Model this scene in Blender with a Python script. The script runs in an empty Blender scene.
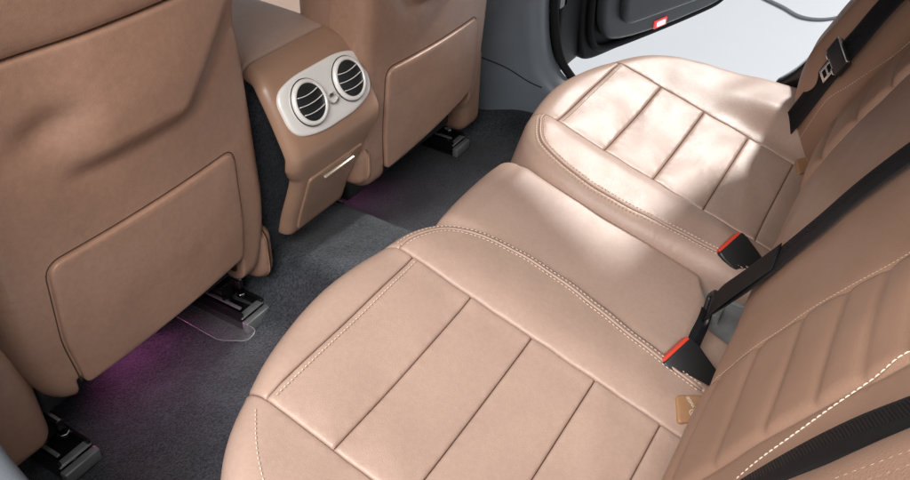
import bpy, bmesh, math, random
import numpy as np
from mathutils import Vector, Matrix, geometry
random.seed(4)
rng = np.random.default_rng(7)
S = bpy.context.scene
COL = S.collection

# ------------------------------------------------------------------ camera
cam = bpy.data.cameras.new("camera"); cam.sensor_width = 36.0; cam.lens = 36.0 * 817.9 / 910.0
cam.clip_start = .01; cam.clip_end = 200
camo = bpy.data.objects.new("camera", cam); COL.objects.link(camo)
def aim(o, loc, tgt, roll=0.0):
    c = Vector(loc); f = (Vector(tgt) - c).normalized()
    r = f.cross(Vector((0, 0, 1))).normalized(); u = r.cross(f)
    r2 = r * math.cos(roll) + u * math.sin(roll); u2 = -r * math.sin(roll) + u * math.cos(roll)
    m = Matrix((r2, u2, -f)).transposed().to_4x4(); m.translation = c
    o.matrix_world = m
aim(camo, (-.968, -.481, 1.056), (-.095, .011, .30), .043)
S.camera = camo

# ------------------------------------------------------------------ light
w = bpy.data.worlds.new("World"); S.world = w; w.use_nodes = True
bg = w.node_tree.nodes["Background"]; bg.inputs[0].default_value = (.93, .96, 1, 1); bg.inputs[1].default_value = .47
sun = bpy.data.lights.new("sun", 'SUN'); sun.energy = 4.4; sun.angle = math.radians(4.5); sun.color = (1, .98, .95)
suno = bpy.data.objects.new("sun", sun); COL.objects.link(suno)
aim(suno, (3, -.52, 2.6), (0, 0, 0))
def area(name, loc, tgt, sx, sy, e, col=(1, 1, 1)):
    l = bpy.data.lights.new(name, 'AREA'); l.shape = 'RECTANGLE'; l.size = sx; l.size_y = sy; l.energy = e; l.color = col
    o = bpy.data.objects.new(name, l); COL.objects.link(o); aim(o, loc, tgt); return o
area("showroom_lamp", (-1.75, -.42, 2.15), (-.2, .0, .3), 1.5, 1.5, 106, (1, .98, .96))
S.view_settings.view_transform = 'Standard'; S.view_settings.look = 'None'
S.view_settings.exposure = 0.0; S.view_settings.gamma = 1.0

# ------------------------------------------------------------------ materials
def mat(name, base, rough=.5, metal=0, spec=.5, var=.0, vscale=8, bump=0, bscale=400, bump2=0, b2scale=20, coat=0, sheen=0, grain='noise', emit=None, trans=0, alpha=1, rvar=0, speck=0, sscale=300, crease=0):
    m = bpy.data.materials.new(name); m.use_nodes = True
    nt = m.node_tree; b = nt.nodes["Principled BSDF"]; L = nt.links.new
    b.inputs["Base Color"].default_value = (*base, 1); b.inputs["Roughness"].default_value = rough
    b.inputs["Metallic"].default_value = metal; b.inputs["Specular IOR Level"].default_value = spec
    b.inputs["Coat Weight"].default_value = coat; b.inputs["Sheen Weight"].default_value = sheen
    b.inputs["Transmission Weight"].default_value = trans; b.inputs["Alpha"].default_value = alpha
    if emit:
        b.inputs["Emission Color"].default_value = (*emit[:3], 1); b.inputs["Emission Strength"].default_value = emit[3]
    tc = nt.nodes.new("ShaderNodeTexCoord")
    def noise(sc, det=4, rg=.55):
        n = nt.nodes.new("ShaderNodeTexNoise"); n.inputs["Scale"].default_value = sc; n.inputs["Detail"].default_value = det
        n.inputs["Roughness"].default_value = rg; L(tc.outputs["Object"], n.inputs["Vector"]); return n
    if var:
        n = noise(vscale); mr = nt.nodes.new("ShaderNodeMapRange")
        mr.inputs["From Min"].default_value = .3; mr.inputs["From Max"].default_value = .7
        mr.inputs["To Min"].default_value = 1 - var; mr.inputs["To Max"].default_value = 1 + var
        L(n.outputs[0], mr.inputs[0])
        mx = nt.nodes.new("ShaderNodeVectorMath"); mx.operation = 'SCALE'; mx.inputs[0].default_value = base
        L(mr.outputs[0], mx.inputs["Scale"]); L(mx.outputs[0], b.inputs["Base Color"])
    if rvar:
        n = noise(vscale * 2.3); mr = nt.nodes.new("ShaderNodeMapRange")
        mr.inputs["From Min"].default_value = .3; mr.inputs["From Max"].default_value = .7
        mr.inputs["To Min"].default_value = rough - rvar; mr.inputs["To Max"].default_value = rough + rvar
        L(n.outputs[0], mr.inputs[0]); L(mr.outputs[0], b.inputs["Roughness"])
    if speck:
        src = b.inputs["Base Color"].links[0].from_socket
        n = noise(sscale, 2); mr = nt.nodes.new("ShaderNodeMapRange")
        mr.inputs["From Min"].default_value = .35; mr.inputs["From Max"].default_value = .65
        mr.inputs["To Min"].default_value = 1 - speck; mr.inputs["To Max"].default_value = 1 + speck
        L(n.outputs[0], mr.inputs[0]); mx2 = nt.nodes.new("ShaderNodeVectorMath"); mx2.operation = 'SCALE'
        L(src, mx2.inputs[0]); L(mr.outputs[0], mx2.inputs["Scale"]); L(mx2.outputs[0], b.inputs["Base Color"])
    prev = None
    if bump2:
        n = noise(b2scale, 3); bp = nt.nodes.new("ShaderNodeBump"); bp.inputs["Strength"].default_value = 1; bp.inputs["Distance"].default_value = bump2
        L(n.outputs[0], bp.inputs["Height"]); prev = bp
    if crease:      # long soft pulls in the hide
        mp = nt.nodes.new("ShaderNodeMapping"); mp.inputs["Scale"].default_value = (9, 34, 14); mp.inputs["Rotation"].default_value = (.2, .1, .75)
        L(tc.outputs["Object"], mp.inputs["Vector"])
        n = nt.nodes.new("ShaderNodeTexNoise"); n.inputs["Scale"].default_value = 1; n.inputs["Detail"].default_value = 2; n.inputs["Distortion"].default_value = .6
        L(mp.outputs[0], n.inputs["Vector"])
        n2 = noise(4.5, 2); mr2 = nt.nodes.new("ShaderNodeMapRange"); mr2.inputs["From Min"].default_value = .47; mr2.inputs["From Max"].default_value = .66; L(n2.outputs[0], mr2.inputs[0])
        ml = nt.nodes.new("ShaderNodeMath"); ml.operation = 'MULTIPLY'; L(n.outputs[0], ml.inputs[0]); L(mr2.outputs[0], ml.inputs[1])
        bp = nt.nodes.new("ShaderNodeBump"); bp.inputs["Strength"].default_value = 1; bp.inputs["Distance"].default_value = crease
        L(ml.outputs[0], bp.inputs["Height"])
        if prev: L(prev.outputs[0], bp.inputs["Normal"])
        prev = bp
    if bump:
        if grain == 'voronoi':
            n = nt.nodes.new("ShaderNodeTexVoronoi"); n.inputs["Scale"].default_value = bscale; L(tc.outputs["Object"], n.inputs["Vector"])
        else: n = noise(bscale, 3)
        bp = nt.nodes.new("ShaderNodeBump"); bp.inputs["Strength"].default_value = 1; bp.inputs["Distance"].default_value = bump
        L(n.outputs[0], bp.inputs["Height"])
        if prev: L(prev.outputs[0], bp.inputs["Normal"])
        prev = bp
    if prev: L(prev.outputs[0], b.inputs["Normal"])
    return m
M = {}
LB = (.425, .292, .232)  # cushions share the shells' leather; their brighter light is put into this paler tone
M['leather'] = mat('nappa_leather_lit', LB, .44, crease=.0022, var=.04, vscale=6, speck=.03, sscale=160, bump=.0002, bscale=700, grain='voronoi', bump2=.0006, b2scale=13, rvar=.04)
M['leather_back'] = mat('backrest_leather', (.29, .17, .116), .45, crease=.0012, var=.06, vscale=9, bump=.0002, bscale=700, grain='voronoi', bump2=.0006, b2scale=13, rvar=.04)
M['shell'] = mat('shell_leather', (.325, .187, .128), .38, crease=.002, var=.09, vscale=6, speck=.05, sscale=120, bump=.0002, bscale=620, grain='voronoi', bump2=.003, b2scale=7, rvar=.06)  # same leather as the cushions, without the light added to their colour
M['trim'] = mat('brown_plastic', (.33, .195, .13), .34, var=.06, vscale=12, bump=.0002, bscale=700)
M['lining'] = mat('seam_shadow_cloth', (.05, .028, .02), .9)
M['thread'] = mat('thread', (.74, .60, .48), .7)
M['carpet'] = mat('grey_carpet', (.029, .032, .039), .95, spec=.15, var=.55, vscale=7, speck=.5, sscale=230, bump=.004, bscale=420, bump2=.005, b2scale=20, sheen=.15)
M['silver'] = mat('silver_trim', (.86, .83, .79), .32, metal=.1, var=.03, coat=.3)
M['chrome'] = mat('chrome', (.82, .82, .82), .18, metal=1)
M['black'] = mat('black_plastic', (.012, .012, .013), .42, var=.1, bump=.0002, bscale=800)
M['gloss_black'] = mat('gloss_black_metal', (.012, .011, .012), .25, metal=.3, coat=.4)
M['belt'] = mat('belt_webbing', (.006, .006, .007), .6, spec=.12, var=.12, bump=.0006, bscale=900)
def weave(m):
    # twill ribs across the strap and a plainer band along each edge
    nt = m.node_tree; L = nt.links.new; b = nt.nodes["Principled BSDF"]
    tc = nt.nodes.new("ShaderNodeTexCoord"); sp = nt.nodes.new("ShaderNodeSeparateXYZ"); L(tc.outputs["UV"], sp.inputs[0])
    ab = nt.nodes.new("ShaderNodeMath"); ab.operation = 'ABSOLUTE'; L(sp.outputs[0], ab.inputs[0])
    ad = nt.nodes.new("ShaderNodeMath"); ad.operation = 'MULTIPLY_ADD'; ad.inputs[1].default_value = .8; L(ab.outputs[0], ad.inputs[0]); L(sp.outputs[1], ad.inputs[2])
    ml = nt.nodes.new("ShaderNodeMath"); ml.operation = 'MULTIPLY'; ml.inputs[1].default_value = 2 * math.pi / .0030; L(ad.outputs[0], ml.inputs[0])
    sn = nt.nodes.new("ShaderNodeMath"); sn.operation = 'SINE'; L(ml.outputs[0], sn.inputs[0])
    mr = nt.nodes.new("ShaderNodeMapRange"); mr.inputs["From Min"].default_value = -1; mr.inputs["From Max"].default_value = 1
    L(sn.outputs[0], mr.inputs[0])
    gt = nt.nodes.new("ShaderNodeMath"); gt.operation = 'GREATER_THAN'; gt.inputs[1].default_value = .0185; L(ab.outputs[0], gt.inputs[0])
    mx = nt.nodes.new("ShaderNodeMix"); mx.data_type = 'RGBA'; mx.inputs[6].default_value = (.004, .004, .005, 1); mx.inputs[7].default_value = (.015, .015, .017, 1); L(mr.outputs[0], mx.inputs[0])
    mx2 = nt.nodes.new("ShaderNodeMix"); mx2.data_type = 'RGBA'; mx2.inputs[7].default_value = (.016, .016, .018, 1); L(gt.outputs[0], mx2.inputs[0]); L(mx.outputs[2], mx2.inputs[6])
    L(mx2.outputs[2], b.inputs["Base Color"])
    bp = nt.nodes.new("ShaderNodeBump"); bp.inputs["Distance"].default_value = .0006; L(mr.outputs[0], bp.inputs["Height"]); L(bp.outputs[0], b.inputs["Normal"])
weave(M['belt'])
M['red'] = mat('red_plastic', (.62, .055, .03), .35)
M['grey'] = mat('grey_trim', (.14, .16, .18), .40, var=.08, vscale=14, bump=.0003, bscale=600)
M['dkgrey'] = mat('dark_door_trim', (.045, .05, .058), .5, var=.12, vscale=10, bump=.0003, bscale=600)
M['dull_black'] = mat('dull_black_paint', (.008, .008, .009), .55, spec=.15)
M['rubber'] = mat('rubber_seal', (.008, .008, .009), .7, spec=.2)
M['steel'] = mat('zinc_steel', (.26, .265, .27), .42, metal=.5, var=.15, vscale=60)
M['zinc'] = mat('bright_zinc', (.55, .50, .52), .35, metal=.7)
M['pan'] = mat('grey_pan', (.28, .30, .30), .6, var=.15, vscale=40)
M['clear'] = mat('clear_plastic', (.6, .58, .6), .10, alpha=.03)
M['clear_edge'] = mat('clear_plastic_edge', (.3, .28, .3), .3, alpha=.5)
M['floor'] = mat('showroom_floor', (.56, .585, .62), .3, var=.02, vscale=1.5)
M['cable'] = mat('cable_sheath', (.35, .37, .40), .5)
M['lens'] = mat('red_lens', (.8, .03, .03), .25, emit=(1, .12, .12, .5))
M['lensw'] = mat('lit_white_lens', (.9, .8, .8), .3, emit=(1, .85, .85, 1.2))
M['purple'] = mat('purple_light_guide', (.5, .2, .5), .3, emit=(.75, .15, .65, 2.0))
M['tag'] = mat('tan_tag', (.38, .21, .11), .45, bump=.0003, bscale=600)
M['thread_tan'] = mat('tan_thread', (.56, .42, .32), .7)
M['bronze'] = mat('satin_bronze_trim', (.52, .44, .35), .35, metal=.4)
M['print'] = mat('tag_print', (.75, .66, .55), .6)

# ------------------------------------------------------------------ object helpers
def link(name, me, m, parent=None):
    o = bpy.data.objects.new(name, me); COL.objects.link(o)
    if m and not me.materials: me.materials.append(m)
    if parent: o.parent = parent
    return o
def tag(o, label=None, cat=None, group=None, kind=None):
    if label: o['label'] = label
    if cat: o['category'] = cat
    if group: o['group'] = group
    if kind: o['kind'] = kind
    return o
def thing(name, label, cat, group=None):
    o = bpy.data.objects.new(name, None); COL.objects.link(o); o.empty_display_size = .05
    return tag(o, label, cat, group)
def from_bm(name, bm, m, parent=None, smooth=True, bevel=0, seg=3, subd=0, ang=35):
    me = bpy.data.meshes.new(name); bm.to_mesh(me); bm.free()
    if smooth: me.polygons.foreach_set("use_smooth", [True] * len(me.polygons))
    o = link(name, me, m, parent)
    if bevel:
        b = o.modifiers.new("bevel", 'BEVEL'); b.width = bevel; b.segments = seg; b.limit_method = 'ANGLE'; b.angle_limit = math.radians(ang)
        b.harden_normals = False
    if subd:
        b = o.modifiers.new("subd", 'SUBSURF'); b.levels = subd; b.render_levels = subd
    return o
def bx(bm, c, s, mtx=None):
    r = bmesh.ops.create_cube(bm, size=1)
    for v in r['verts']:
        v.co = Vector((v.co.x * s[0], v.co.y * s[1], v.co.z * s[2]))
        if mtx: v.co = mtx @ v.co
        v.co += Vector(c)
    return r['verts']
def prism(bm, pts, fn, depth):
    """pts: 2d outline; fn(a,b,d) gives the 3d place of outline point (a,b) at depth d"""
    n = len(pts)
    A = [bm.verts.new(fn(a, b, 0)) for a, b in pts]; B = [bm.verts.new(fn(a, b, depth)) for a, b in pts]
    bm.faces.new(A); bm.faces.new(B[::-1])
    for i in range(n): bm.faces.new((A[i], B[i], B[(i + 1) % n], A[(i + 1) % n]))
    bmesh.ops.recalc_face_normals(bm, faces=bm.faces)
def tube(bm, pts, r, seg=10, closed=False):
    pts = [Vector(p) for p in pts]; n = len(pts); rings = []
    for i, p in enumerate(pts):
        t = (pts[(i + 1) % n] - pts[i - 1]) if closed else (pts[min(i + 1, n - 1)] - pts[max(i - 1, 0)])
        t.normalize(); a = t.cross(Vector((.13, .31, .94)));  a.normalize(); b = t.cross(a)
        rr = r[i] if hasattr(r, '__len__') else r
        rings.append([bm.verts.new(p + a * rr * math.cos(k * 2 * math.pi / seg) + b * rr * math.sin(k * 2 * math.pi / seg)) for k in range(seg)])
    m = n if closed else n - 1
    for i in range(m):
        A, B = rings[i], rings[(i + 1) % n]
        for k in range(seg): bm.faces.new((A[k], A[(k + 1) % seg], B[(k + 1) % seg], B[k]))
    if not closed:
        bm.faces.new(rings[0][::-1]); bm.faces.new(rings[-1])
def cr(pts, n=12, closed=False):
    P = np.array(pts, float); m = len(P); out = []
    for i in range(m if closed else m - 1):
        if closed: a, b, c, d = P[i - 1], P[i], P[(i + 1) % m], P[(i + 2) % m]
        else: a, b, c, d = P[max(i - 1, 0)], P[i], P[i + 1], P[min(i + 2, m - 1)]
        for k in range(n):
            t = k / n
            out.append(.5 * (2 * b + (c - a) * t + (2 * a - 5 * b + 4 * c - d) * t * t + (3 * b - a - 3 * c + d) * t ** 3))
    if not closed: out.append(P[-1])
    return np.array(out)
def area2(P): return .5 * np.sum(P[:, 0] * np.roll(P[:, 1], -1) - np.roll(P[:, 0], -1) * P[:, 1])
def ccw(P):
    P = np.asarray(P, float); return P if area2(P) > 0 else P[::-1]
def resamp(P, step):
    out = []
    for i in range(len(P)):
        a, b = P[i], P[(i + 1) % len(P)]; n = max(1, int(np.ceil(np.linalg.norm(b - a) / step)))
        for k in range(n): out.append(a + (b - a) * k / n)
    out = np.array(out); keep = [0]
    for i in range(1, len(out)):
        if np.linalg.norm(out[i] - out[keep[-1]]) > step * .35: keep.append(i)
    return out[keep]
def roundpoly(P, r, n=6):
    P = ccw(P); out = []; m = len(P)
    for i in range(m):
        a, b, c = P[i - 1], P[i], P[(i + 1) % m]
        u = (a - b); v = (c - b); lu, lv = np.linalg.norm(u), np.linalg.norm(v)
        rr = r[i] if hasattr(r, '__len__') else r
        t = min(rr, lu * .49, lv * .49); p0 = b + u / lu * t; p1 = b + v / lv * t
        if rr <= 0: out.append(b); continue
        for k in range(n + 1):
            s = k / n; out.append((1 - s) ** 2 * p0 + 2 * s * (1 - s) * b + s * s * p1)
    return np.array(out)
def clip(P, n, k):
    """keep n.p <= k"""
    out = []; n = np.array(n, float)
    for i in range(len(P)):
        a, b = P[i], P[(i + 1) % len(P)]; da, db = n @ a - k, n @ b - k
        if da <= 0: out.append(a)
        if da * db < 0: out.append(a + (b - a) * da / (da - db))
    return np.array(out)
def closest(Q, P):
    """distance from points Q to closed polyline P, and closest points"""
    A = P; B = np.roll(P, -1, 0); D = B - A; dd = (D ** 2).sum(1) + 1e-18
    dist = np.empty(len(Q)); cp = np.empty_like(Q)
    for s in range(0, len(Q), 4000):
        q = Q[s:s + 4000]
        t = np.clip(((q[:, None, :] - A[None]) * D[None]).sum(2) / dd, 0, 1)
        c = A[None] + t[..., None] * D[None]; d2 = ((q[:, None, :] - c) ** 2).sum(2); i = d2.argmin(1)
        dist[s:s + 4000] = np.sqrt(d2[np.arange(len(q)), i]); cp[s:s + 4000] = c[np.arange(len(q)), i]
    return dist, cp
def inside(Q, P):
    x, y = Q[:, 0], Q[:, 1]; c = np.zeros(len(Q), bool)
    A = P; B = np.roll(P, -1, 0)
    for (ax, ay), (bx_, by) in zip(A, B):
        if ay == by: continue
        m = (ay > y) != (by > y); c ^= m & (x < (bx_ - ax) * (y - ay) / (by - ay) + ax)
    return c
def offs(P, d):
    t = np.roll(P, -1, 0) - np.roll(P, 1, 0); t /= np.linalg.norm(t, axis=1)[:, None] + 1e-12
    return P + np.stack([t[:, 1], -t[:, 0]], 1) * d
def outward(P, d):
    P = resamp(P, .008); O = offs(P, d); dist, _ = closest(O, P); O = O[dist > abs(d) * .97]
    return resamp(O, .004)
def sstep(a, b, x):
    t = np.clip((x - a) / (b - a), 0, 1); return t * t * (3 - 2 * t)

class Slab:
    """a padded surface over 2d leather coordinates; past the shoulder line it curls over its edge"""
    def __init__(s, base, shoulder=None, r=.03, flip=False, disp=None):
        s.base, s.S, s.r, s.flip, s.disp = base, None if shoulder is None else ccw(shoulder), r, flip, disp
    def frame(s, U, V):
        e = 1e-4; P = s.base(U, V)
        eu = (s.base(U + e, V) - s.base(U - e, V)); ev = (s.base(U, V + e) - s.base(U, V - e))
        eu /= np.linalg.norm(eu, axis=1)[:, None]; ev /= np.linalg.norm(ev, axis=1)[:, None]
        N = np.cross(eu, ev); N /= np.linalg.norm(N, axis=1)[:, None]
        return P, eu, ev, (-N if s.flip else N)
    def __call__(s, Q):
        Q = np.atleast_2d(np.asarray(Q, float)); q = Q.copy(); dist = np.zeros(len(Q)); nn = np.zeros_like(Q)
        if s.S is not None:
            out = ~inside(Q, s.S)
            if out.any():
                d, c = closest(Q[out], s.S); q[out] = c; dist[out] = d
                nn[out] = (Q[out] - c) / (d[:, None] + 1e-12)
        P, eu, ev, N = s.frame(q[:, 0], q[:, 1])
        if s.disp is not None: P = P + N * s.disp(q[:, 0], q[:, 1])[:, None]
        a = np.minimum(dist / s.r, math.pi / 2); ex = np.maximum(0, dist - s.r * math.pi / 2)
        n3 = eu * nn[:, :1] + ev * nn[:, 1:]
        P = P + n3 * (s.r * np.sin(a))[:, None] - N * (s.r * (1 - np.cos(a)) + ex)[:, None]
        return P, N * np.cos(a)[:, None] + n3 * np.sin(a)[:, None]
    def E(s, L=None):
        return outward(s.S, s.r * math.pi / 2 + .06 if L is None else L)

def panel(name, dom, slab, m, parent=None, r=.005, bulge=0, bw=.03, res=.008, skirt=.012, gap=.0008, lift=0, pucker=0):
    D = resamp(ccw(dom), res * .6)
    if gap: D = offs(D, -gap)
    pts = [D]
    rings = [r * .12, r * .4, r] if r > 0 else []
    for d in rings:
        O = offs(D, -d); dist, _ = closest(O, D); ok = inside(O, D) & (dist > d * .93); O = O[ok]
        if len(O): pts.append(O)
    lo, hi = D.min(0), D.max(0)
    gx, gy = np.meshgrid(np.arange(lo[0], hi[0], res), np.arange(lo[1], hi[1], res * .87)); gx = gx + (np.arange(gx.shape[0]) % 2)[:, None] * res * .5
    G = np.stack([gx.ravel(), gy.ravel()], 1); G = G[inside(G, D)]
    dist, _ = closest(G, D); G = G[dist > max(r * 1.5, res * .5)]
    pts.append(G); Q = np.concatenate(pts); n0 = len(D)
    vs, es, fs, ov, oe, of = geometry.delaunay_2d_cdt([Vector(q) for q in Q], [(i, (i + 1) % n0) for i in range(n0)], [list(range(n0))], 1, 1e-7)
    V2 = np.array([[v.x, v.y] for v in vs]); d, _ = closest(V2, D)
    P, N = slab(V2)
    dd = np.minimum(d, r) if r > 0 else d * 0
    h = lift - ((r - np.sqrt(np.maximum(0, r * r - (r - dd) ** 2))) if r > 0 else 0) + bulge * (1 - np.exp(-d / bw))
    if pucker:   # the leather gathers a little beside its seams
        x_, y_ = V2[:, 0], V2[:, 1]
        h = h + pucker * np.sin(215 * x_ + 3 * np.sin(37 * y_)) * np.sin(190 * y_ + 2.5 * np.sin(41 * x_) + 1) * np.exp(-((d - .008) / .007) ** 2)
    P = P + N * np.asarray(h)[:, None] if r > 0 or bulge or lift else P
    bm = bmesh.new(); bv = [bm.verts.new(p) for p in P]
    for f in fs:
        f = list(f)
        if slab.flip: f = f[::-1]
        try: bm.faces.new([bv[i] for i in f])
        except ValueError: pass
    loose = [v for v in bm.verts if not v.link_faces]
    if skirt:
        bm.verts.index_update(); nmap = {v: Vector(N[i]) for i, v in enumerate(bv)}
        be = [e for e in bm.edges if len(e.link_faces) == 1]; new = {}
        for e in be:
            for v in e.verts:
                if v not in new: new[v] = bm.verts.new(v.co - nmap[v] * skirt)
        for e in be:
            f = e.link_faces[0]; a, b = e.verts
            for l in f.loops:
                if l.edge == e: a, b = l.vert, l.link_loop_next.vert
            bm.faces.new((b, a, new[a], new[b]))
    for v in loose: bm.verts.remove(v)
    return from_bm(name, bm, m, parent)

def stitches(bm, path, slab, lift=.001, step=.0062, ln=.0042, rad=.0007):
    P2 = np.asarray(path, float); seg = np.linalg.norm(np.diff(P2, axis=0), axis=1); cum = np.concatenate([[0], np.cumsum(seg)])
    s = np.arange(step, cum[-1] - step, step)
    if len(s) < 1: return
    def at(t): return np.stack([np.interp(t, cum, P2[:, 0]), np.interp(t, cum, P2[:, 1])], 1)
    A, Na = slab(at(s - ln / 2)); B, Nb = slab(at(s + ln / 2))
    for a, b, n in zip(A + Na * lift, B + Nb * lift, Na):
        a, b, n = Vector(a), Vector(b), Vector(n); t = (b - a).normalized(); c = t.cross(n)
        mid = (a + b) / 2 + n * rad * .8
        def ring(p, k): return [bm.verts.new(p + c * rad * k), bm.verts.new(p + n * rad * k), bm.verts.new(p - c * rad * k), bm.verts.new(p - n * rad * k)]
        R = [ring(a, .35), ring(a * .75 + b * .25 + n * rad * .5, 1), ring(a * .25 + b * .75 + n * rad * .5, 1), ring(b, .35)]
        for i in range(3):
            for k in range(4): bm.faces.new((R[i][k], R[i][(k + 1) % 4], R[i + 1][(k + 1) % 4], R[i + 1][k]))
def stitch_obj(paths, slab, parent, m='thread', **k):
    for p in paths:
        bm = bmesh.new(); stitches(bm, p, slab, **k)
        from_bm('stitching', bm, M[m], parent)
def ribbon(bm, pts, wid, width, th=.0016, sub=10):
    """a strap through pts, wid = width direction at each point"""
    P = cr(pts, sub); Wd = cr(wid, sub); rows = []
    for i in range(len(P)):
        t = P[min(i + 1, len(P) - 1)] - P[max(i - 1, 0)]; t /= np.linalg.norm(t)
        wv = Wd[i] - t * (Wd[i] @ t); wv /= np.linalg.norm(wv); n = np.cross(t, wv)
        row = []
        for a, k in ((-.5, -.5), (-.46, -1), (.46, -1), (.5, -.5), (.5, .5), (.46, 1), (-.46, 1), (-.5, .5)):
            row.append(bm.verts.new(P[i] + wv * width * a + n * th * .5 * k))
        rows.append(row)
    uvl = bm.loops.layers.uv.verify(); cl = np.concatenate([[0], np.cumsum(np.linalg.norm(np.diff(P, axis=0), axis=1))])
    wu = [-.5, -.46, .46, .5, .5, .46, -.46, -.5]
    for q, (A, B) in enumerate(zip(rows, rows[1:])):
        for k in range(8):
            k2 = (k + 1) % 8; f = bm.faces.new((A[k], A[k2], B[k2], B[k]))
            for l, (uu, vv_) in zip(f.loops, ((wu[k], cl[q]), (wu[k2], cl[q]), (wu[k2], cl[q + 1]), (wu[k], cl[q + 1]))): l[uvl].uv = (uu * width, vv_)
    bm.faces.new(rows[0][::-1]); bm.faces.new(rows[-1])
    bmesh.ops.recalc_face_normals(bm, faces=bm.faces)
def rbox(name, lo, hi, bev, m, parent=None, seg=5, taper=None, mtx=None):
    bm = bmesh.new(); c = [(a + b) / 2 for a, b in zip(lo, hi)]; s = [b - a for a, b in zip(lo, hi)]
    vs = bx(bm, c, s)
    if taper: taper(bm)
    bmesh.ops.bevel(bm, geom=list(bm.edges), offset=bev, segments=seg, affect='EDGES', profile=.5)
    if mtx:
        for v in bm.verts: v.co = mtx @ v.co
    return from_bm(name, bm, m, parent)

def frame_at(o, x, nrm, up):
    z = Vector(nrm).normalized(); y = Vector(up); y = (y - z * y.dot(z)).normalized(); xx = y.cross(z)
    m = Matrix((xx, y, z)).transposed().to_4x4(); m.translation = Vector(o); return m

# ------------------------------------------------------------------ setting: ground and carpet
bm = bmesh.new(); bmesh.ops.create_grid(bm, x_segments=2, y_segments=2, size=40)
for v in bm.verts: v.co.z = -.30
tag(from_bm('ground', bm, M['floor']), kind='structure')

def carpet_z(x, y):
    t = np.exp(-(np.maximum(0, np.abs(x - .02) - .07) / .085) ** 2) * .105
    n = .0025 * np.sin(x * 31 + 1.7 * np.sin(y * 23)) * np.sin(y * 27 + 2 * np.sin(x * 19))
    return t + n + .085 * np.clip((x - .64) / .10, 0, 1) ** 2
bm = bmesh.new(); nx, ny = 150, 130
xs_ = np.linspace(-.74, .745, nx); ys_ = np.linspace(-.02, 1.5, ny)
gx, gy = np.meshgrid(xs_, ys_, indexing='ij'); gz = carpet_z(gx, gy)
vv = [[bm.verts.new((gx[i, j], gy[i, j], gz[i, j])) for j in range(ny)] for i in range(nx)]
for i in range(nx - 1):
    for j in range(ny - 1): bm.faces.new((vv[i][j], vv[i + 1][j], vv[i + 1][j + 1], vv[i][j + 1]))
carpet = from_bm('floor', bm, M['carpet']); tag(carpet, kind='structure')

# unseen car top, added to shade the seats; far edge lowered to cut sun
bm = bmesh.new(); prism(bm, [(-.60, 1.17), (-.50, 1.215), (0, 1.235), (.46, 1.16), (.68, .895), (.72, .905), (.50, 1.20), (0, 1.28), (-.52, 1.26), (-.63, 1.20)], lambda a, b, d: Vector((a, -1.0 + d, b)), 2.3)
M['headliner'] = mat('headliner_cloth', (.42, .41, .39), .9, var=.05, bump=.0005, bscale=500)
tag(from_bm('shade_roof', bm, M['headliner']), kind='structure')

# ------------------------------------------------------------------ rear bench
bench = thing('rear_seat', 'brown leather rear bench seat with panelled cushions and ribbed backrest', 'rear seat')
XI, XO = .23, .53
LS = [0.0, -.094, -.188, -.282, -.376]
def cush_base(u, v): return np.stack([u, v, .36 + .284 * v], 1)
def cush_disp(u, v):
    a = np.abs(u)
    d = .010 * sstep(.26, .19, a) + .011 * sstep(.53, .62, a) * sstep(.1, -.1, v)
    d += .034 * sstep(.55, .63, a) * sstep(-.15, -.36, v)
    d += -.010 * np.exp(-((a - .38) / .12) ** 2) * sstep(.02, -.1, v)
    d += .0012 * np.sin(u * 37 + 2.1 * np.sin(v * 29)) * np.sin(v * 41 + 1.3)
    return d
half = [(.158, -.47), (.155, -.36), (.148, -.29), (.134, -.20), (.136, -.10), (.158, -.035), (.21, -.004), (.33, .012), (.43, .004), (.53, -.024), (.60, -.065), (.655, -.13), (.69, -.21), (.705, -.30), (.70, -.47)]
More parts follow.
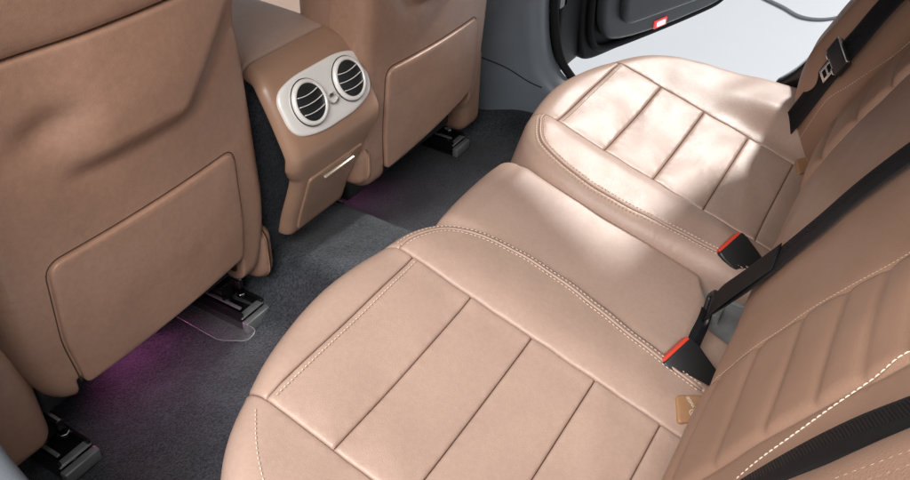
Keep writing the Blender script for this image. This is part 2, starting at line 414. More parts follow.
def make_cushion(s):
    Sh = offs(cr(half, 10), -.0) ; Sh = outward(np.concatenate([Sh]), .012) if False else Sh
    Sh = offs(resamp(ccw(Sh), .008), .012) * np.array([s, 1.0])
    sl = Slab(cush_base, Sh, .033, False, cush_disp)
    E = sl.E(.13)
    E = clip(E, (0, -1), .455)
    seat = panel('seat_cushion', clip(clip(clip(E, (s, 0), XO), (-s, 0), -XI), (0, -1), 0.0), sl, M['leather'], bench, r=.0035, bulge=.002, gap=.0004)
    # the four cross panels, the two bolsters: one more leather piece each
    for k in range(5):
        y1 = LS[k]; y0 = LS[k + 1] if k < 4 else -.455
        dom = np.array([(XI, y0), (XO, y0), (XO, y1), (XI, y1)]) * np.array([s, 1])
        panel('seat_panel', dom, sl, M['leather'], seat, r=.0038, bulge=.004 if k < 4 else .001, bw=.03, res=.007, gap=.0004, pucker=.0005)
    inner = clip(E, (s, 0), XI)
    # inner bolster: a top piece and a side piece meeting in a curved, piped seam
    path = cr([(.150, -.455), (.142, -.36), (.130, -.27), (.117, -.18), (.119, -.09), (.146, -.014), (.20, .020), (XI, .024)], 8)
    top = np.concatenate([path, [(XI, -.455)]]) * np.array([s, 1])
    c_in = ccw(inner * np.array([s, 1.0]))
    keep = ~((np.abs(c_in[:, 0] - XI) < 1e-5) | (c_in[:, 1] < -.4545)); k0 = [i for i in range(len(keep)) if keep[i] and not keep[i - 1]][0]
    c_in = np.roll(c_in, -k0, 0)[:int(keep.sum())]
    if c_in[0, 1] < c_in[-1, 1]: c_in = c_in[::-1]      # from the front round to the back
    side = np.concatenate([[(XI, .024)], [(XI, c_in[0, 1])], c_in, [(c_in[-1, 0], -.455)], path]) * np.array([s, 1])
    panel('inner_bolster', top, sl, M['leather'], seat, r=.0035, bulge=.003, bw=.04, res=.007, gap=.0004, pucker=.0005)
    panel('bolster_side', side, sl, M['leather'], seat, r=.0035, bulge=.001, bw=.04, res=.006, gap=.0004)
    bm = bmesh.new(); P, N = sl(path[5:-2] * np.array([s, 1])); tube(bm, P + N * .0002, .0022, 6)
    from_bm('piping', bm, M['leather'], seat)
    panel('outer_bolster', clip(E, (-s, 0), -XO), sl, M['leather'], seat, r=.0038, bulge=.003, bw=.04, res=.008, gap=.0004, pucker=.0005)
    # foam core behind the seams
    core = Slab(cush_base, Sh, .030, False, lambda u, v: cush_disp(u, v) - .0085)
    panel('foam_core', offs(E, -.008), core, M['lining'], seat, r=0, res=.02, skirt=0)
    sx = np.array([s, 1.0])
    inn = cr([(.136, -.335), (.125, -.25), (.112, -.18), (.114, -.09), (.142, -.018), (.20, .016), (.23, .02)], 10)
    pp = path[5:-1]; tt = np.gradient(pp, axis=0); tt /= np.linalg.norm(tt, axis=1)[:, None]; no = np.stack([-tt[:, 1], tt[:, 0]], 1)
    p1 = (pp + no * .0065) * sx
    p2 = (pp - no * .0065) * sx
    fr = cr([(XI + .004, -.008), (.33, -.008), (.43, -.008), (XO - .004, -.008)], 6) * sx
    ou = cr([(.545, -.0), (.60, -.05), (.645, -.12), (.675, -.21), (.688, -.30), (.69, -.40)], 8) * sx
    stitch_obj([p1, p2], sl, seat); stitch_obj([fr, ou] if s < 0 else [fr], sl, seat, lift=.0036)
    return seat, sl
near_c, near_sl = make_cushion(-1)
tag(near_c, 'seat cushion of the near rear seat in the foreground')
far_c, far_sl = make_cushion(1)
tag(far_c, 'seat cushion of the far rear seat lit through the open door')
# middle seat
mid_out = [(-.135, -.34), (-.118, -.25), (-.115, -.16), (-.122, -.07), (-.125, -.02), (-.09, .012), (-.03, .02), (.03, .018), (.085, .006), (.105, -.03), (.112, -.1), (.118, -.2), (.135, -.30)]
mp = cr(mid_out, 8)
mp = np.concatenate([mp, [(.138, -.325)], [(.075, -.345), (.068, -.36), (.055, -.375), (.02, -.392), (.02, -.45), (-.13, -.45)]])
def mid_disp(u, v): return -.016 + .004 * np.cos(u * 12) - .02 * sstep(-.02, .03, v) + .001 * np.sin(u * 31 + v * 17) * np.sin(v * 37) - .014 * sstep(-.085, -.125, u) - .016 * sstep(.085, .12, u)
midS = cr([(-.112, -.46), (-.105, -.20), (-.105, -.05), (-.07, -.018), (0, -.012), (.065, -.02), (.09, -.05), (.10, -.20), (.12, -.46)], 8)
msl = Slab(cush_base, None, .03, False, mid_disp)
msl = Slab(cush_base, cr([(-.2, -.5), (-.2, -.02), (-.1, -.006), (0, -.002), (.1, -.006), (.2, -.02), (.2, -.5)], 8), .035, False, mid_disp)
md = np.concatenate([[(-.155, -.45), (-.150, -.34), (-.128, -.25), (-.118, -.16), (-.122, -.07), (-.135, .0), (-.13, .06), (-.06, .10), (.06, .10), (.115, .06), (.118, .0), (.113, -.07), (.118, -.2), (.142, -.315), (.142, -.332)],
     [(.130, -.330), (.090, -.334), (.070, -.344), (.040, -.366), (.020, -.372), (-.005, -.376), (-.010, -.45)]])
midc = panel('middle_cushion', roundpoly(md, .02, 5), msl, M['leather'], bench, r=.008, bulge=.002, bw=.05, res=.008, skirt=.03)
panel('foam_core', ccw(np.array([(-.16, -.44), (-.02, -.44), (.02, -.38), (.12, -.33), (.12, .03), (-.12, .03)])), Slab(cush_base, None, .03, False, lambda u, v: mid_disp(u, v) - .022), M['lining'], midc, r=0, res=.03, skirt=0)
# recess with grey pan behind the middle cushion
bm = bmesh.new()
bx(bm, (.09, -.40, .212), (.20, .16, .004)); bx(bm, (.055, -.372, .222), (.03, .012, .016)); bx(bm, (.10, -.385, .217), (.006, .06, .006))
from_bm('recess_pan', bm, M['pan'], bench, smooth=False, bevel=.0015)

# child-seat anchor tags
def flap(slab, quad, txt):
    quad = ccw(np.array(quad))
    f = panel('anchor_tag', roundpoly(quad, .006, 4), slab, M['tag'], bench, r=.002, lift=.006, res=.004, skirt=.006, gap=0)
    return f
ft = flap(near_sl, [(-.184, -.374), (-.158, -.403), (-.194, -.420), (-.220, -.392)], 1)
ff = flap(far_sl, [(.50, -.392), (.535, -.374), (.565, -.392), (.545, -.414)], 1)
def print_on(slab, text, c, ang, size, parent):
    cu = bpy.data.curves.new('tag_print', 'FONT'); cu.body = text; cu.size = size; cu.align_x = 'CENTER'; cu.align_y = 'CENTER'; cu.extrude = .0004
    to = bpy.data.objects.new('tmp', cu); COL.objects.link(to)
    bpy.context.view_layer.update()
    me = bpy.data.meshes.new_from_object(to.evaluated_get(bpy.context.evaluated_depsgraph_get()))
    bpy.data.objects.remove(to)
    ca, sa = math.cos(ang), math.sin(ang)
    co = np.array([tuple(v.co) for v in me.vertices])
    uv = np.stack([c[0] + co[:, 0] * ca - co[:, 1] * sa, c[1] + co[:, 0] * sa + co[:, 1] * ca], 1)
    P, N = slab(uv); P = P + N * (.0066 + co[:, 2:3])
    for v, p in zip(me.vertices, P): v.co = p
    return link('tag_print', me, M['print'], parent)
print_on(near_sl, 'ISOFIX', (-.182, -.3935), math.radians(232), .0056, ft)
def ring_print(slab, c, r0, r1, parent, a1=2 * math.pi):
    bm = bmesh.new(); n = 24; vs = []
    for i in range(n + 1):
        a = i / n * a1
        for r in (r0, r1):
            P, N = slab([(c[0] + r * math.cos(a), c[1] + r * math.sin(a))]); vs.append(bm.verts.new(P[0] + N[0] * .0068))
    for i in range(n): bm.faces.new((vs[2 * i], vs[2 * i + 1], vs[2 * i + 3], vs[2 * i + 2]))
    return from_bm('tag_print', bm, M['print'], parent)
ring_print(near_sl, (-.196, -.4025), .0046, .0056, ft); ring_print(near_sl, (-.196, -.4025), .0018, .0028, ft, 4.6)

# ------------------------------------------------------------------ rear backrest
backr = bench
zz = np.linspace(.10, 1.15, 400); yy = -.37 - .37 * (zz - .24) - .35 * np.maximum(0, zz - .38) ** 2
arc = np.concatenate([[0], np.cumsum(np.hypot(np.diff(zz), np.diff(yy)))]); arc -= np.interp(.24, zz, arc)
def back_base(u, v): return np.stack([u, np.interp(v, arc, yy), np.interp(v, arc, zz)], 1)
def ins_in(v): return .262 + .13 * np.clip(v - .12, 0, 1)
INS_OUT = .462
RIBS = np.array([.04, .108, .178, .255, .322, .378, .424, .464, .503, .542, .581, .62, .66, .70])
def back_disp(u, v):
    a = np.abs(u); d = np.where(u < 0, .050 * sstep(.53, .64, a), .098 * sstep(.50, .64, a))
    d = d + .012 * np.exp(-(u / .2) ** 2) * sstep(.1, .25, v) - .060 * sstep(.17, -.02, v) - .012 * sstep(.25, .15, a) * sstep(.16, .02, v)
    d = d + .0012 * np.sin(u * 31 + 2 * np.sin(v * 21)) * np.sin(v * 33)
    inside_ = sstep(ins_in(v) - .002, ins_in(v) + .01, a) * sstep(INS_OUT + .002, INS_OUT - .012, a)
    k = np.abs(np.asarray(v)[..., None] - RIBS).min(-1)
    d = d + inside_ * (np.where(u > 0, .0085, .0042) * (1 - np.exp(-(k / .0055))))
    return d
bS = cr([(-.68, -.2), (-.68, .2), (-.68, .72), (-.5, .80), (0, .82), (.5, .80), (.68, .72), (.715, .4), (.735, .2), (.74, -.2)], 10)
bsl = Slab(back_base, bS, .035, True, back_disp)
VB, VT = -.10, .80
vs_ = np.linspace(VB, VT, 30)
def strip(a0, a1):  # a0(v) to a1(v)
    return np.concatenate([np.stack([a0(vs_), vs_], 1), np.stack([a1(vs_), vs_], 1)[::-1]])
one = np.ones_like
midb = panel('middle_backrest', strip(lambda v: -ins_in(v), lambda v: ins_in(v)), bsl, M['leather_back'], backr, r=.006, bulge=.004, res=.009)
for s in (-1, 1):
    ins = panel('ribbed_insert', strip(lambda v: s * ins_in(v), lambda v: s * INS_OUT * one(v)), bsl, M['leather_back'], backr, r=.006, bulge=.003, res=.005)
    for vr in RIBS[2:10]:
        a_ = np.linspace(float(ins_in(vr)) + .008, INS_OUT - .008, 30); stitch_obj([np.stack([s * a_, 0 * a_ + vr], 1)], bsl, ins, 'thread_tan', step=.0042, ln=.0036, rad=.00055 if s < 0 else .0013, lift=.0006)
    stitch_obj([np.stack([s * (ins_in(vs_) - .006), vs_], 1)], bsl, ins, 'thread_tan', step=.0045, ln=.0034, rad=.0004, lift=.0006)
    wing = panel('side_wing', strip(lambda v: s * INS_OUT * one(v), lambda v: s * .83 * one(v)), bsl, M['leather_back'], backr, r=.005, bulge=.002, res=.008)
    P1 = np.stack([s * (.485 - .30 * (vs_ - .36)), vs_], 1)
    stitch_obj([P1], bsl, wing, step=.0052, ln=.0046, rad=.00072)
    stitch_obj([np.stack([s * .640 * one(vs_), vs_], 1), np.stack([s * .650 * one(vs_), vs_], 1)], bsl, wing, step=.0052, ln=.0042, rad=.0007)
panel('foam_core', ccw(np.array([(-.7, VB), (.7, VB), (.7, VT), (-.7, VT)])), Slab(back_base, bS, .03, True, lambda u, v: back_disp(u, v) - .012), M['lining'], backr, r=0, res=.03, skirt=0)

# ------------------------------------------------------------------ belts
def bp(x, v, h):
    P, N = Slab(back_base, None, .03, True)([(x, v)]); return P[0] + N[0] * h
b1 = thing('seat_belt', 'black seat belt crossing the near backrest between stitched seam and pale side wing', 'seat belt', 'black seat belts')
bm = bmesh.new()
pts = [bp(-.525, .05, .010), bp(-.537, .20, .014), bp(-.548, .33, .018), bp(-.553, .43, .020), bp(-.565, .52, .022), bp(-.59, .75, .04)]
ribbon(bm, pts, [(1, -.5, 0), (1, -.48, 0), (1, -.32, 0), (1, -.16, 0), (1, -.1, 0), (1, -.1, 0)], .046)
from_bm('webbing', bm, M['belt'], b1)

b2 = thing('seat_belt', 'long black middle seat belt running to a loop above the grey recess', 'seat belt', 'black seat belts')
A0, A1, A2, A3, A4 = bp(-.03, .05, .020), bp(-.105, .20, .020), bp(-.122, .30, .020), bp(-.122, .42, .022), bp(-.12, .7, .03)
bm = bmesh.new(); ribbon(bm, [A0, A1, A2, A3, A4], [(1, .02, 0)] + [(.96, .16, 0)] * 4, .042); ribbon(bm, [A0, bp(-.048, .085, .0245), bp(-.080, .145, .0255), A1 * .6 + A2 * .4 + np.array([0, .003, .001])], [(1, .02, 0)] + [(.96, .16, 0)] * 3, .041)
from_bm('webbing', bm, M['belt'], b2)
bm = bmesh.new()
bt_ = A1 - A0; bw_ = np.array((.96, .24, 0)); bm2_ = frame_at(A0 - bt_ / np.linalg.norm(bt_) * .004, None, np.cross(bw_, bt_), bt_)
lp_ = roundpoly(np.array([(-.028, -.014), (.028, -.014), (.026, .014), (-.026, .014)]), .008, 4)
tube(bm, [tuple(bm2_ @ Vector((a, b, 0))) for a, b in lp_], .0042, 8, True)
from_bm('belt_loop', bm, M['black'], b2)
bm = bmesh.new()
ribbon(bm, [A0 - bt_ * .05, A0 * .7 + np.array((-.108, -.368, .262)) * .3, A0 * .35 + np.array((-.108, -.368, .266)) * .65, np.array((-.112, -.372, .262))], [(.5, .7, .5)] * 4, .020)
from_bm('anchor_strap', bm, M['belt'], b2)

b3 = thing('seat_belt', 'black seat belt with metal latch plate resting on the far side wing', 'seat belt', 'black seat belts')
def wp(x, v, h):
    P, N = bsl([(x, v)]); return P[0] + N[0] * h
bm = bmesh.new()
pts3 = [bp(.62, -.06, .045), bp(.59, .08, .050), bp(.565, .18, .056), bp(.545, .26, .060), bp(.545, .36, .066), bp(.56, .60, .08)]
ribbon(bm, pts3, [(.8, .6, 0)] * 6, .047)
from_bm('webbing', bm, M['belt'], b3)
bt_ = pts3[3] - pts3[2]; bn_ = np.cross(bt_, (.8, .6, 0)); bn_ *= -np.sign(bn_[0]) / np.linalg.norm(bn_)
mt = frame_at((pts3[2] * .55 + pts3[3] * .45) + bn_ * .006, None, bn_, bt_)
bm = bmesh.new(); bx(bm, (0, 0, 0), (.062, .036, .014))
for v in bm.verts: v.co = mt @ v.co
tg = from_bm('latch_housing', bm, M['black'], b3, bevel=.004)
for c, s_ in (((0, .0195, .004), (.060, .003, .006)), ((-.018, -.0195, .004), (.014, .003, .006)), ((.018, -.0195, .004), (.014, .003, .006))):
    bm = bmesh.new(); bx(bm, c, s_)
    for v in bm.verts: v.co = mt @ v.co
    from_bm('metal_edge', bm, M['chrome'], tg, bevel=.001)
bm = bmesh.new()
for c, s_ in (((-.011, -.036, 0), (.006, .034, .0025)), ((.011, -.036, 0), (.006, .034, .0025)), ((0, -.051, 0), (.028, .006, .0025)), ((0, -.036, 0), (.016, .005, .0025)), ((0, -.021, 0), (.028, .005, .0025))): bx(bm, c, s_)
for v in bm.verts: v.co = mt @ v.co
from_bm('latch_plate', bm, M['chrome'], b3, smooth=False, bevel=.0008)

def buckle(label, loc, nrm, up):
    """body with a red press button on its top end; local y = long axis, x = width"""
    t = thing('belt_buckle', label, 'belt buckle', 'black buckles with red buttons')
    m_ = frame_at(loc, None, nrm, up)
    bm = bmesh.new(); prism(bm, [(-.024, -.06), (.024, -.06), (.030, .012), (.0285, .026), (-.0285, .026), (-.030, .012)], lambda a, b, d: m_ @ Vector((a, b, d - .014)), .028)
    from_bm('body', bm, M['black'], t, bevel=.004)
    bm = bmesh.new(); bx(bm, (0, .0268, .003), (.050, .005, .019))
    for v in bm.verts: v.co = m_ @ v.co
    from_bm('release_button', bm, M['red'], t, bevel=.001)
    bm = bmesh.new(); bx(bm, (0, .0275, -.0075), (.032, .0015, .004))
    for v in bm.verts: v.co = m_ @ v.co
    from_bm('latch_slot', bm, M['gloss_black'], t, smooth=False)
    return t
buckle('black buckle with red button between the near seat cushion and the middle seat', (-.118, -.370, .259), (-.45, -.45, .77), (.04, .73, .66))
buckle('black buckle with red button beside the far seat and above the grey recess', (.158, -.364, .264), (-.45, -.45, .77), (.04, .73, .66))

# ------------------------------------------------------------------ front seats
def front_seat(label, cx, cy, m, pkz, lump, foot, zoff=0, rail_dx=(0, 0), rail_y=.375):
    """m=-1: inboard is +x (near seat); m=+1: inboard is -x (far seat)"""
    t = thing('front_seat', label, 'front seat', 'front seats seen from behind')
    def X(a): return cx - m * a       # a>0 = inboard
    # outline in (a, z): outboard bottom ... inboard
    ol = np.array([(-.195, foot[0]), (.205, foot[1]), (.228, .18), (.240, .26), (.225, .45), (.205, .66), (.18, .95), (-.19, .95), (-.225, .66), (-.236, .40), (-.225, .24)])
    def base(u, v):   # u = a
        y = cy - .05 * (v - .3) - .20 * np.maximum(0, v - .55) ** 2 * 1.0
        return np.stack([cx - m * u, y, v + zoff], 1)
    def disp(u, v):
        d = .020 * np.cos(np.clip(u / .25, -1, 1) * 1.3) - .012
        # padded upper field over the knees, with a dent at its outer edge
        left = sstep(-.135, -.045, u); right = sstep(.0, .038, (.095 + (v - .51) * .85) - u)
        bot = sstep(.492, .528, v)
        d = d + .017 * left * right * bot * sstep(.72, .56, v)
        d = d - .012 * np.exp(-((u + .118 - (v - .57) * .6) / .040) ** 2 - ((v - .572) / .024) ** 2)
        line = np.minimum((.115 + (v - .51) * .85) - u, v - .500)
        d = d - .0032 * np.exp(-(line / .012) ** 2) * sstep(-.13, -.06, u)
        # softer upper back stands proud of the hard shell
        return d
    flip = (m > 0) == False
    # orientation: u x v must look to -y
    fl = True if m > 0 else False
    Sh = roundpoly(ol, [.05, .05, .03, .05, .1, .1, .1, .1, .1, .1, .05], 6)
    Sh = offs(resamp(Sh, .01), -.028)
    sl = Slab(base, Sh, .03, fl, disp)
    E = sl.E(.14)
    E = ccw(E); cut = (E[:, 0] > -.170) & (E[:, 0] < .165) & (E[:, 1] < .3)
    k0 = [i for i in range(len(E)) if cut[i] and not cut[i - 1]][0]; E = np.roll(E, -k0, 0); E = E[int(np.sum(np.roll(cut, -k0))):]
    E = np.concatenate([E, [(-.170, E[-1, 1]), (-.168, pkz[0] + .012), (.163, pkz[1] + .012), (.165, E[0, 1])]])
    SZ = .668
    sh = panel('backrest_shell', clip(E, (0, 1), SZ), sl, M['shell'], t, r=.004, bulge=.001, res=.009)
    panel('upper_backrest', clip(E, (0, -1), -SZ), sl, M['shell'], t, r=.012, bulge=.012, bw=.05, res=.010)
    pk = roundpoly(np.array([(-.160, pkz[0]), (.162, pkz[1]), (.170, .27), (.165, .404), (-.166, .398), (-.172, .27)]), [.012, .012, .02, .022, .022, .02], 6)
    psl = Slab(base, None, .03, fl, disp)
    pocket = panel('storage_pocket', pk, psl, M['shell'], t, r=.0035, lift=.007, bulge=.003, bw=.07, res=.009, skirt=.010)
    rim = offs(resamp(ccw(pk), .006), .0028); sel = rim[rim[:, 1] > min(pkz) + .006]
    i0 = int(np.argmax(np.linalg.norm(np.diff(np.concatenate([sel, sel[:1]]), axis=0), axis=1))); sel = np.roll(sel, -(i0 + 1), 0)
    bm = bmesh.new(); P, N = psl(sel); tube(bm, P + N * .0005, .0012, 6)
    from_bm('pocket_gap', bm, M['lining'], pocket)
    # body of the seat in front of the shell
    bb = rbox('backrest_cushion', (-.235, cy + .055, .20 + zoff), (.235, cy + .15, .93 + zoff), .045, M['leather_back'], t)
    bb.location.x = cx
    sc = rbox('seat_cushion', (-.27, cy + .10, .15 + zoff), (.27, cy + .60, .335 + zoff), .05, M['leather'], t)
    sc.location.x = cx
    # side valances at the foot of the seat
    for a0, a1, z0, z1, y0 in (lump, (-.30, -.205, .075, .285, .035)):
        x0, x1 = sorted((X(a0), X(a1)))
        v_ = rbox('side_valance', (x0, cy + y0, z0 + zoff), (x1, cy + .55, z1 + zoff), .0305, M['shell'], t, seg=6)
    # underside
    rbox('seat_base', (cx - .20, cy + .07, .10 + zoff), (cx + .20, cy + .55, .16 + zoff), .01, M['black'], t)
    # rails
    for k, a in enumerate((.195, -.195)):
        x = X(a) + rail_dx[k]; y0 = rail_y
        bm = bmesh.new()
        bx(bm, (x, y0 + .26, .012), (.058, .50, .014)); bx(bm, (x - .026, y0 + .26, .028), (.006, .50, .03)); bx(bm, (x + .026, y0 + .26, .028), (.006, .50, .03))
        bx(bm, (x, y0 + .30, .05), (.030, .46, .036))
        bx(bm, (x + .010, y0 + .16, .075), (.012, .24, .02))
        for q in range(3): bmesh.ops.create_cone(bm, cap_ends=True, segments=12, radius1=.008, radius2=.007, depth=.01, matrix=Matrix.Translation((x - .014, y0 + .06 + .035 * q, .046)))
        rl = from_bm('seat_rail', bm, M['gloss_black'], t, smooth=False, bevel=.002)
        bm = bmesh.new(); bx(bm, (x, y0 + .003, .016), (.062, .014, .024)); bx(bm, (x, y0 + .016, .033), (.058, .014, .005))
        from_bm('end_cap', bm, M['steel'], rl, bevel=.004)
        bm = bmesh.new(); bx(bm, (x - .019, y0 + .13, .0465), (.006, .22, .004))
        from_bm('slide_strip', bm, M['steel'], rl, smooth=False, bevel=.001)
        bm = bmesh.new(); bx(bm, (x + .010, y0 + .15, .0858), (.0045, .22, .002))
        from_bm('slide_strip', bm, M['zinc'], rl, smooth=False, bevel=.0006)
        bm = bmesh.new(); bmesh.ops.create_cone(bm, cap_ends=True, segments=6, radius1=.009, radius2=.009, depth=.008, matrix=Matrix.Translation((x + .014, y0 + .05, .045)))
        from_bm('bolt', bm, M['chrome'], rl, smooth=False, bevel=.001)
    return t
fs1 = front_seat('brown leather near front seat back with storage pocket at left edge of view', -.372, .352, -1, (.178, .195), (.205, .258, .090, .205, .012), (.150, .128))
fs2 = front_seat('brown leather far front seat back with storage pocket beyond the console',   .322, .318, 1, (.225, .186), (.192, .250, .178, .272, .0), (.170, .158), rail_dx=(0, .05))
# clear guard by the near seat's inner rail
bm = bmesh.new()
prism(bm, roundpoly(np.array([(-.262, .39), (-.235, .345), (-.205, .352), (-.20, .56), (-.255, .56)]), .012, 4), lambda a, b, d: Vector((a, b, .022 + d)), .003)
cg = from_bm('clear_guard', bm, M['clear'], fs1, bevel=.001)
bm = bmesh.new(); tube(bm, [(a, b, .0235) for a, b in roundpoly(np.array([(-.262, .39), (-.235, .345), (-.205, .352), (-.20, .56), (-.255, .56)]), .012, 4)], .0009, 6, True)
from_bm('guard_edge', bm, M['clear_edge'], cg)

# ------------------------------------------------------------------ centre console
con = thing('center_console', 'brown rear end of the centre console with silver twin air vents', 'console')
prof = cr([(.95, .500), (.60, .500), (.43, .494), (.378, .484), (.355, .471), (.341, .454), (.322, .420), (.305, .384), (.2955, .360), (.2945, .345), (.299, .325), (.308, .300), (.330, .245), (.350, .195), (.366, .145)], 16)
pa = np.concatenate([[0], np.cumsum(np.linalg.norm(np.diff(prof, axis=0), axis=1))])
vz = lambda z: float(np.interp(-z, -prof[:, 1][60:], pa[60:]))   # arc length where the face reaches height z
v0 = float(np.interp(-.43, -prof[:, 0][:60], pa[:60])); VE = pa[-1]
def con_base(u, v): return np.stack([u, np.interp(v, pa, prof[:, 0]), np.interp(v, pa, prof[:, 1])], 1)
def con_disp(u, v):
    side = np.abs(u); return -.10 * np.maximum(0, side - .045) ** 2 * 10 * .6
vA, vB, vC, vD = vz(.455), vz(.345), vz(.29), vz(.15)
hw = [(.0, .105), (v0, .108), (vA, .118), (vB, .122), (vB + .03, .115), (vC + .01, .098), (vD, .088), (VE, .085)]
hv = cr([(a, b) for b, a in hw], 8)
cS = np.concatenate([np.stack([hv[:, 0] - .02, hv[:, 1]], 1), np.stack([-(hv[:, 0] - .02), hv[:, 1]], 1)[::-1]])
csl = Slab(con_base, cS, .022, True, con_disp)   # u = x, v runs down the face: u x v looks ... flipped below
P_, N_ = csl([(0, vA)])
if N_[0][1] > 0: csl.flip = False
cE = csl.E(.036); cE = clip(clip(cE, (0, 1), VE - .005), (0, -1), -.05)
vLid = float(np.interp(-.398, -prof[:, 0], pa))
body = panel('console_body', clip(cE, (0, -1), -vLid), csl, M['trim'], con, r=.004, res=.007)
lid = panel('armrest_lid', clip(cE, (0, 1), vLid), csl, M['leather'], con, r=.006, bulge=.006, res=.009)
vt, vb = vz(.462), vz(.378)
vp = roundpoly(np.array([(-.110, vt + .010), (-.06, vt - .003), (.06, vt - .003), (.110, vt + .010), (.110, vb - .010), (.05, vb + .006), (-.05, vb + .006), (-.110, vb - .010)]), .045, 8)
flat = Slab(con_base, None, .03, csl.flip, con_disp)
vpan = panel('vent_panel', vp, flat, M['silver'], con, r=.004, lift=.005, bulge=.001, res=.007, skirt=.010)
vm = (vt + vb) / 2 - .002
for sx in (-.053, .053):
    P_, N_ = flat([(sx, vm)]); Pu, _ = flat([(sx, vm - .01)])
    m_ = frame_at(P_[0] + N_[0] * .006, None, N_[0], Pu[0] - P_[0])
    bm = bmesh.new(); n = 40
    VS = 1.03
    rp = [(.0375, -.002), (.0372, .004), (.0355, .0075), (.0325, .0085), (.0305, .0072), (.0298, .004), (.0295, .001)]
    rows = [[bm.verts.new(m_ @ Vector((VS * r * math.cos(a * 2 * math.pi / n), VS * r * math.sin(a * 2 * math.pi / n), h))) for a in range(n)] for r, h in rp]
    for A, B in zip(rows, rows[1:]):
        for k in range(n): bm.faces.new((A[k], A[(k + 1) % n], B[(k + 1) % n], B[k]))
    av = from_bm('air_vent', bm, M['silver'], con)
    bm = bmesh.new(); rp = [(.0300, .0062), (.0290, .0040), (.020, .0022), (.0, .0018)]
    rows = [[bm.verts.new(m_ @ Vector((VS * max(r, 1e-5) * math.cos(a * 2 * math.pi / n), VS * max(r, 1e-5) * math.sin(a * 2 * math.pi / n), h))) for a in range(n)] for r, h in rp]
    for A, B in zip(rows, rows[1:]):
        for k in range(n): bm.faces.new((A[k], A[(k + 1) % n], B[(k + 1) % n], B[k]))
    from_bm('vent_bowl', bm, M['black'], av)
    bm = bmesh.new(); tube(bm, [tuple(m_ @ Vector((.0389 * math.cos(a), .0389 * math.sin(a), .0012))) for a in np.linspace(0, 2 * math.pi, 40, endpoint=False)], .0011, 6, True)
    from_bm('ring_joint', bm, M['black'], av)
    for q in (-.0140, .001, .0155):
        bm = bmesh.new(); L_ = math.sqrt(0.0294 ** 2 - q ** 2) * .98
        pts = [(-L_ + 2 * L_ * k / 10) for k in range(11)]
        ribbon(bm, [tuple(m_ @ Vector((p, q - .003 * (1 - (p / L_) ** 2) + .0, .0062))) for p in pts], [tuple((m_.to_3x3() @ Vector((0, .15, 1))))] * 11, .004, .0013, 2)
        from_bm('vane', bm, M['silver'], av)
P_, N_ = flat([(0, vm + .012)]); Pu, _ = flat([(0, vm)])
m_ = frame_at(P_[0] + N_[0] * .006, None, N_[0], Pu[0] - P_[0])
bm = bmesh.new()
tube(bm, [tuple(m_ @ Vector((.012 * math.cos(a), .009 * math.sin(a) - .002, .002))) for a in np.linspace(math.pi * 1.05, math.pi * 1.95, 10)], .0022, 8)
bx(bm, (0, 0, 0), (.014, .006, .006), m_.to_3x3())
for v in bm.verts[-8:]: v.co += m_.translation + m_.to_3x3() @ Vector((0, .004, .001))
from_bm('airflow_dial', bm, M['chrome'], con, bevel=.001)
# drawer front with its metal pull
dl = roundpoly(np.array([(-.078, vC - .004), (.078, vC - .004), (.066, vD - .008), (-.066, vD - .008)]), .012, 5)
dr = panel('drawer_front', dl, flat, M['trim'], con, r=.003, lift=.0035, bulge=.001, res=.007, skirt=.008)
P_, N_ = flat([(.005, vC + .012)]); Pu, _ = flat([(.005, vC)])
m_ = frame_at(P_[0] + N_[0] * .006, None, N_[0], Pu[0] - P_[0])
bm = bmesh.new(); bx(bm, (0, 0, .001), (.085, .0045, .006))
for v in bm.verts: v.co = m_ @ v.co
from_bm('pull_handle', bm, M['bronze'], dr, bevel=.0015)
bm = bmesh.new(); bx(bm, (0, .72, .255), (.205, .62, .33))
from_bm('side_carpet', bm, M['carpet'], con, bevel=.02)

# ------------------------------------------------------------------ doorway trim, far side
pil = thing('door_pillar', 'grey plastic lower door pillar flowing into the sill beyond the far front seat', 'pillar')
ol = [(.62, 1.0), (.285, 1.0), (.280, .60), (.277, .40), (.268, .28), (.250, .205), (.222, .165), (.175, .142), (.08, .13), (-.30, .125), (-.30, -.02), (.62, -.02)]
pol = ccw(np.concatenate([[ol[0]], cr(ol[1:10], 6), ol[10:]]))
psl = Slab(lambda u, v: np.stack([.730 + .05 * np.maximum(0, .22 - v) ** 2 * 4 - .02 * np.exp(-((u - .42) / .09) ** 2), u, v], 1), offs(resamp(pol, .012), -.036), .036, True)
panel('pillar_trim', psl.E(.036 * 1.57 + .03), psl, M['grey'], pil, r=0, res=.012, skirt=0)
bm = bmesh.new(); P, N = psl(cr([(.60, .205), (.46, .20), (.36, .185), (.29, .158), (.25, .15)], 8)); tube(bm, P, .0016, 6)
from_bm('trim_joint', bm, M['rubber'], pil)
bm = bmesh.new(); bx(bm, (.86, .40, .45), (.12, .20, 1.1)); bx(bm, (.95, .30, .60), (.19, .05, .98)); bx(bm, (.84, .0, .02), (.10, .62, .16))
from_bm('painted_frame', bm, M['dull_black'], pil, bevel=.02)
bm = bmesh.new()
tube(bm, cr([(.805, .28, 1.0), (.805, .277, .45), (.805, .262, .27), (.805, .22, .175), (.805, .12, .145), (.805, -.3, .14)], 8), .011, 8)
from_bm('weather_seal', bm, M['rubber'], pil)
bm = bmesh.new()
for z in (.30, .36, .47): bmesh.ops.create_cone(bm, cap_ends=True, segments=10, radius1=.008, radius2=.008, depth=.02, matrix=Matrix.Translation((.85, .295, z)) @ Matrix.Rotation(math.pi / 2, 4, 'X'))
bx(bm, (.87, .29, .33), (.04, .03, .05)); bx(bm, (.87, .29, .5), (.04, .03, .05))
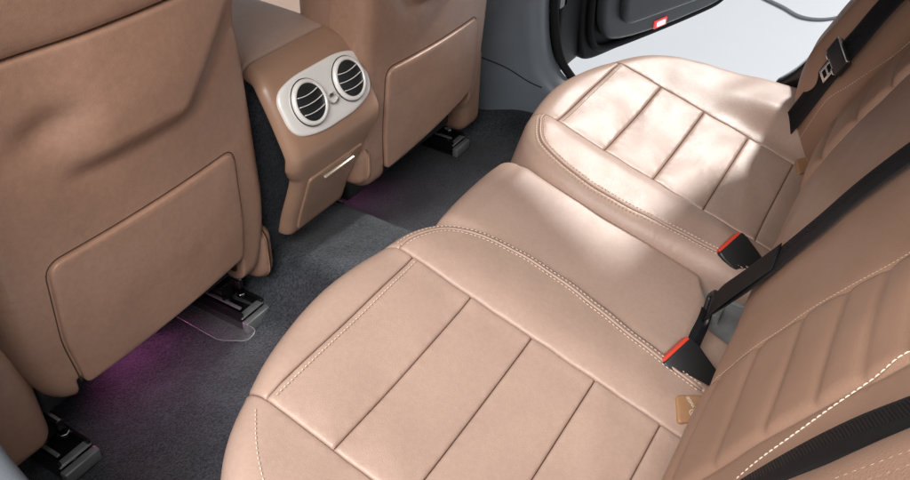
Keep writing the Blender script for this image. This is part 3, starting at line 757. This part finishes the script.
from_bm('hinge', bm, M['steel'], pil, smooth=False, bevel=.002)

# open far rear door
door = thing('car_door', 'open dark grey far rear door with a small red lamp in its lower edge', 'door')
dd_ = Vector((.967, -.256, 0)); dn = Vector((-.256, -.967, 0)); d0 = Vector((.985, .268, 0))
def dp(s, z, h=0): return d0 + dd_ * s + dn * h + Vector((0, 0, z))
ol = cr([(0, 1.1), (-.005, .5), (.0, .25), (.02, .14), (.06, .105), (.2, .10), (.4, .10), (.6, .10), (.75, .105), (.80, .13), (.86, .22), (.9, .35), (.92, .6), (.92, 1.1)], 6)
bm = bmesh.new(); prism(bm, [tuple(p) for p in ol], lambda a, b, d: dp(a, b, -d), .10)
from_bm('outer_frame', bm, M['dull_black'], door, bevel=.01)
ol = cr([(.05, 1.1), (.045, .5), (.05, .27), (.075, .19), (.13, .155), (.3, .135), (.5, .13), (.68, .135), (.74, .18), (.79, .3), (.82, .6), (.82, 1.1)], 6)
bm = bmesh.new(); prism(bm, [tuple(p) for p in ol], lambda a, b, d: dp(a, b, .035 - d), .035)
ip = from_bm('inner_panel', bm, M['dkgrey'], door, bevel=.014, seg=4)
bm = bmesh.new(); tube(bm, [tuple(dp(a, b, .008)) for a, b in cr([(.028, 1.1), (.022, .5), (.028, .25), (.05, .165), (.11, .13), (.3, .118), (.6, .113), (.72, .12), (.78, .16), (.83, .3)], 6)], .010, 8)
from_bm('weather_seal', bm, M['rubber'], door)
bm = bmesh.new()   # map pocket bulge
prism(bm, [tuple(p) for p in roundpoly(np.array([(.12, .20), (.62, .18), (.66, .34), (.10, .38)]), .05, 6)], lambda a, b, d: dp(a, b, .06 - d), .03)
from_bm('map_pocket', bm, M['dkgrey'], door, bevel=.014, seg=4)
bm = bmesh.new(); bx(bm, (0, 0, 0), (.062, .006, .024), Matrix((dd_, dn, Vector((0, 0, 1)))).transposed())
for v in bm.verts: v.co += dp(.335, .152, .036)
lp = from_bm('courtesy_lamp', bm, M['lens'], door, bevel=.002)
bm = bmesh.new(); bx(bm, (0, 0, 0), (.040, .006, .014), Matrix((dd_, dn, Vector((0, 0, 1)))).transposed())
for v in bm.verts: v.co += dp(.335, .152, .0385)
from_bm('lamp_lens', bm, M['lensw'], lp, bevel=.002)

# rear edge of the far door opening
cp = thing('door_frame', 'black rubber edged door frame behind the far side wing', 'door frame')
bm = bmesh.new(); prism(bm, [tuple(p) for p in cr([(-.268, .29), (-.302, .33), (-.34, .40), (-.365, .46), (-.39, .52), (-.365, .60), (-.34, .70), (-.345, 1.0), (-.35, 1.3)], 5)] + [(-.9, 1.3), (-.9, .0), (-.30, .0), (-.25, .15)], lambda a, b, d: Vector((.755 + d, a, b)), .05)
from_bm('frame_panel', bm, M['gloss_black'], cp, bevel=.008)

# near pillar foot (bottom-left corner of the photo)
np_ = thing('pillar_trim', 'blue grey pillar trim at the lower left corner beside the near seat', 'trim')
ol = [(.62, 1.0), (.20, 1.0), (.175, .60), (.155, .46), (.125, .395), (.08, .34), (.03, .27), (-.02, .16), (-.05, -.02), (.62, -.02)]
bm = bmesh.new(); prism(bm, [tuple(p) for p in ol], lambda a, b, d: Vector((-.74 - d, a, b)), .07)
from_bm('trim_panel', bm, M['grey'], np_, bevel=.02, seg=5, ang=50)

# ------------------------------------------------------------------ cable on the showroom floor
bm = bmesh.new()
tube(bm, cr([(3.0, .16, -.292), (2.93, .05, -.292), (2.86, -.04, -.292), (2.88, -.12, -.292), (2.97, -.19, -.292), (3.15, -.30, -.292), (3.4, -.36, -.292)], 8), .008, 8)
tag(from_bm('floor_cable', bm, M['cable']), 'thin grey cable curving across the bright showroom floor', 'cable')

# ------------------------------------------------------------------ purple footwell lamps under the front seats
for lab, x, y, en in (('purple footwell lamp glowing under the near front seat', -.37, .60, 2.1), ('purple footwell lamp glowing under the far front seat', .26, .56, .45)):
    t = thing('footwell_lamp', lab, 'lamp', 'footwell lamps under the front seats')
    bm = bmesh.new(); bx(bm, (x, y, .094), (.06, .02, .008)); from_bm('housing', bm, M['black'], t, bevel=.002)
    bm = bmesh.new(); bx(bm, (x, y, .089), (.05, .014, .004)); from_bm('light_guide', bm, M['purple'], t, bevel=.001)
    l = bpy.data.lights.new('footwell_light', 'SPOT'); l.energy = en; l.color = (.9, .22, .58); l.spot_size = math.radians(110); l.spot_blend = 1; l.shadow_soft_size = .02
    lo = bpy.data.objects.new('footwell_light', l); COL.objects.link(lo); aim(lo, (x, y - .02, .082), (x + .02, .30, -.02)); lo.parent = t
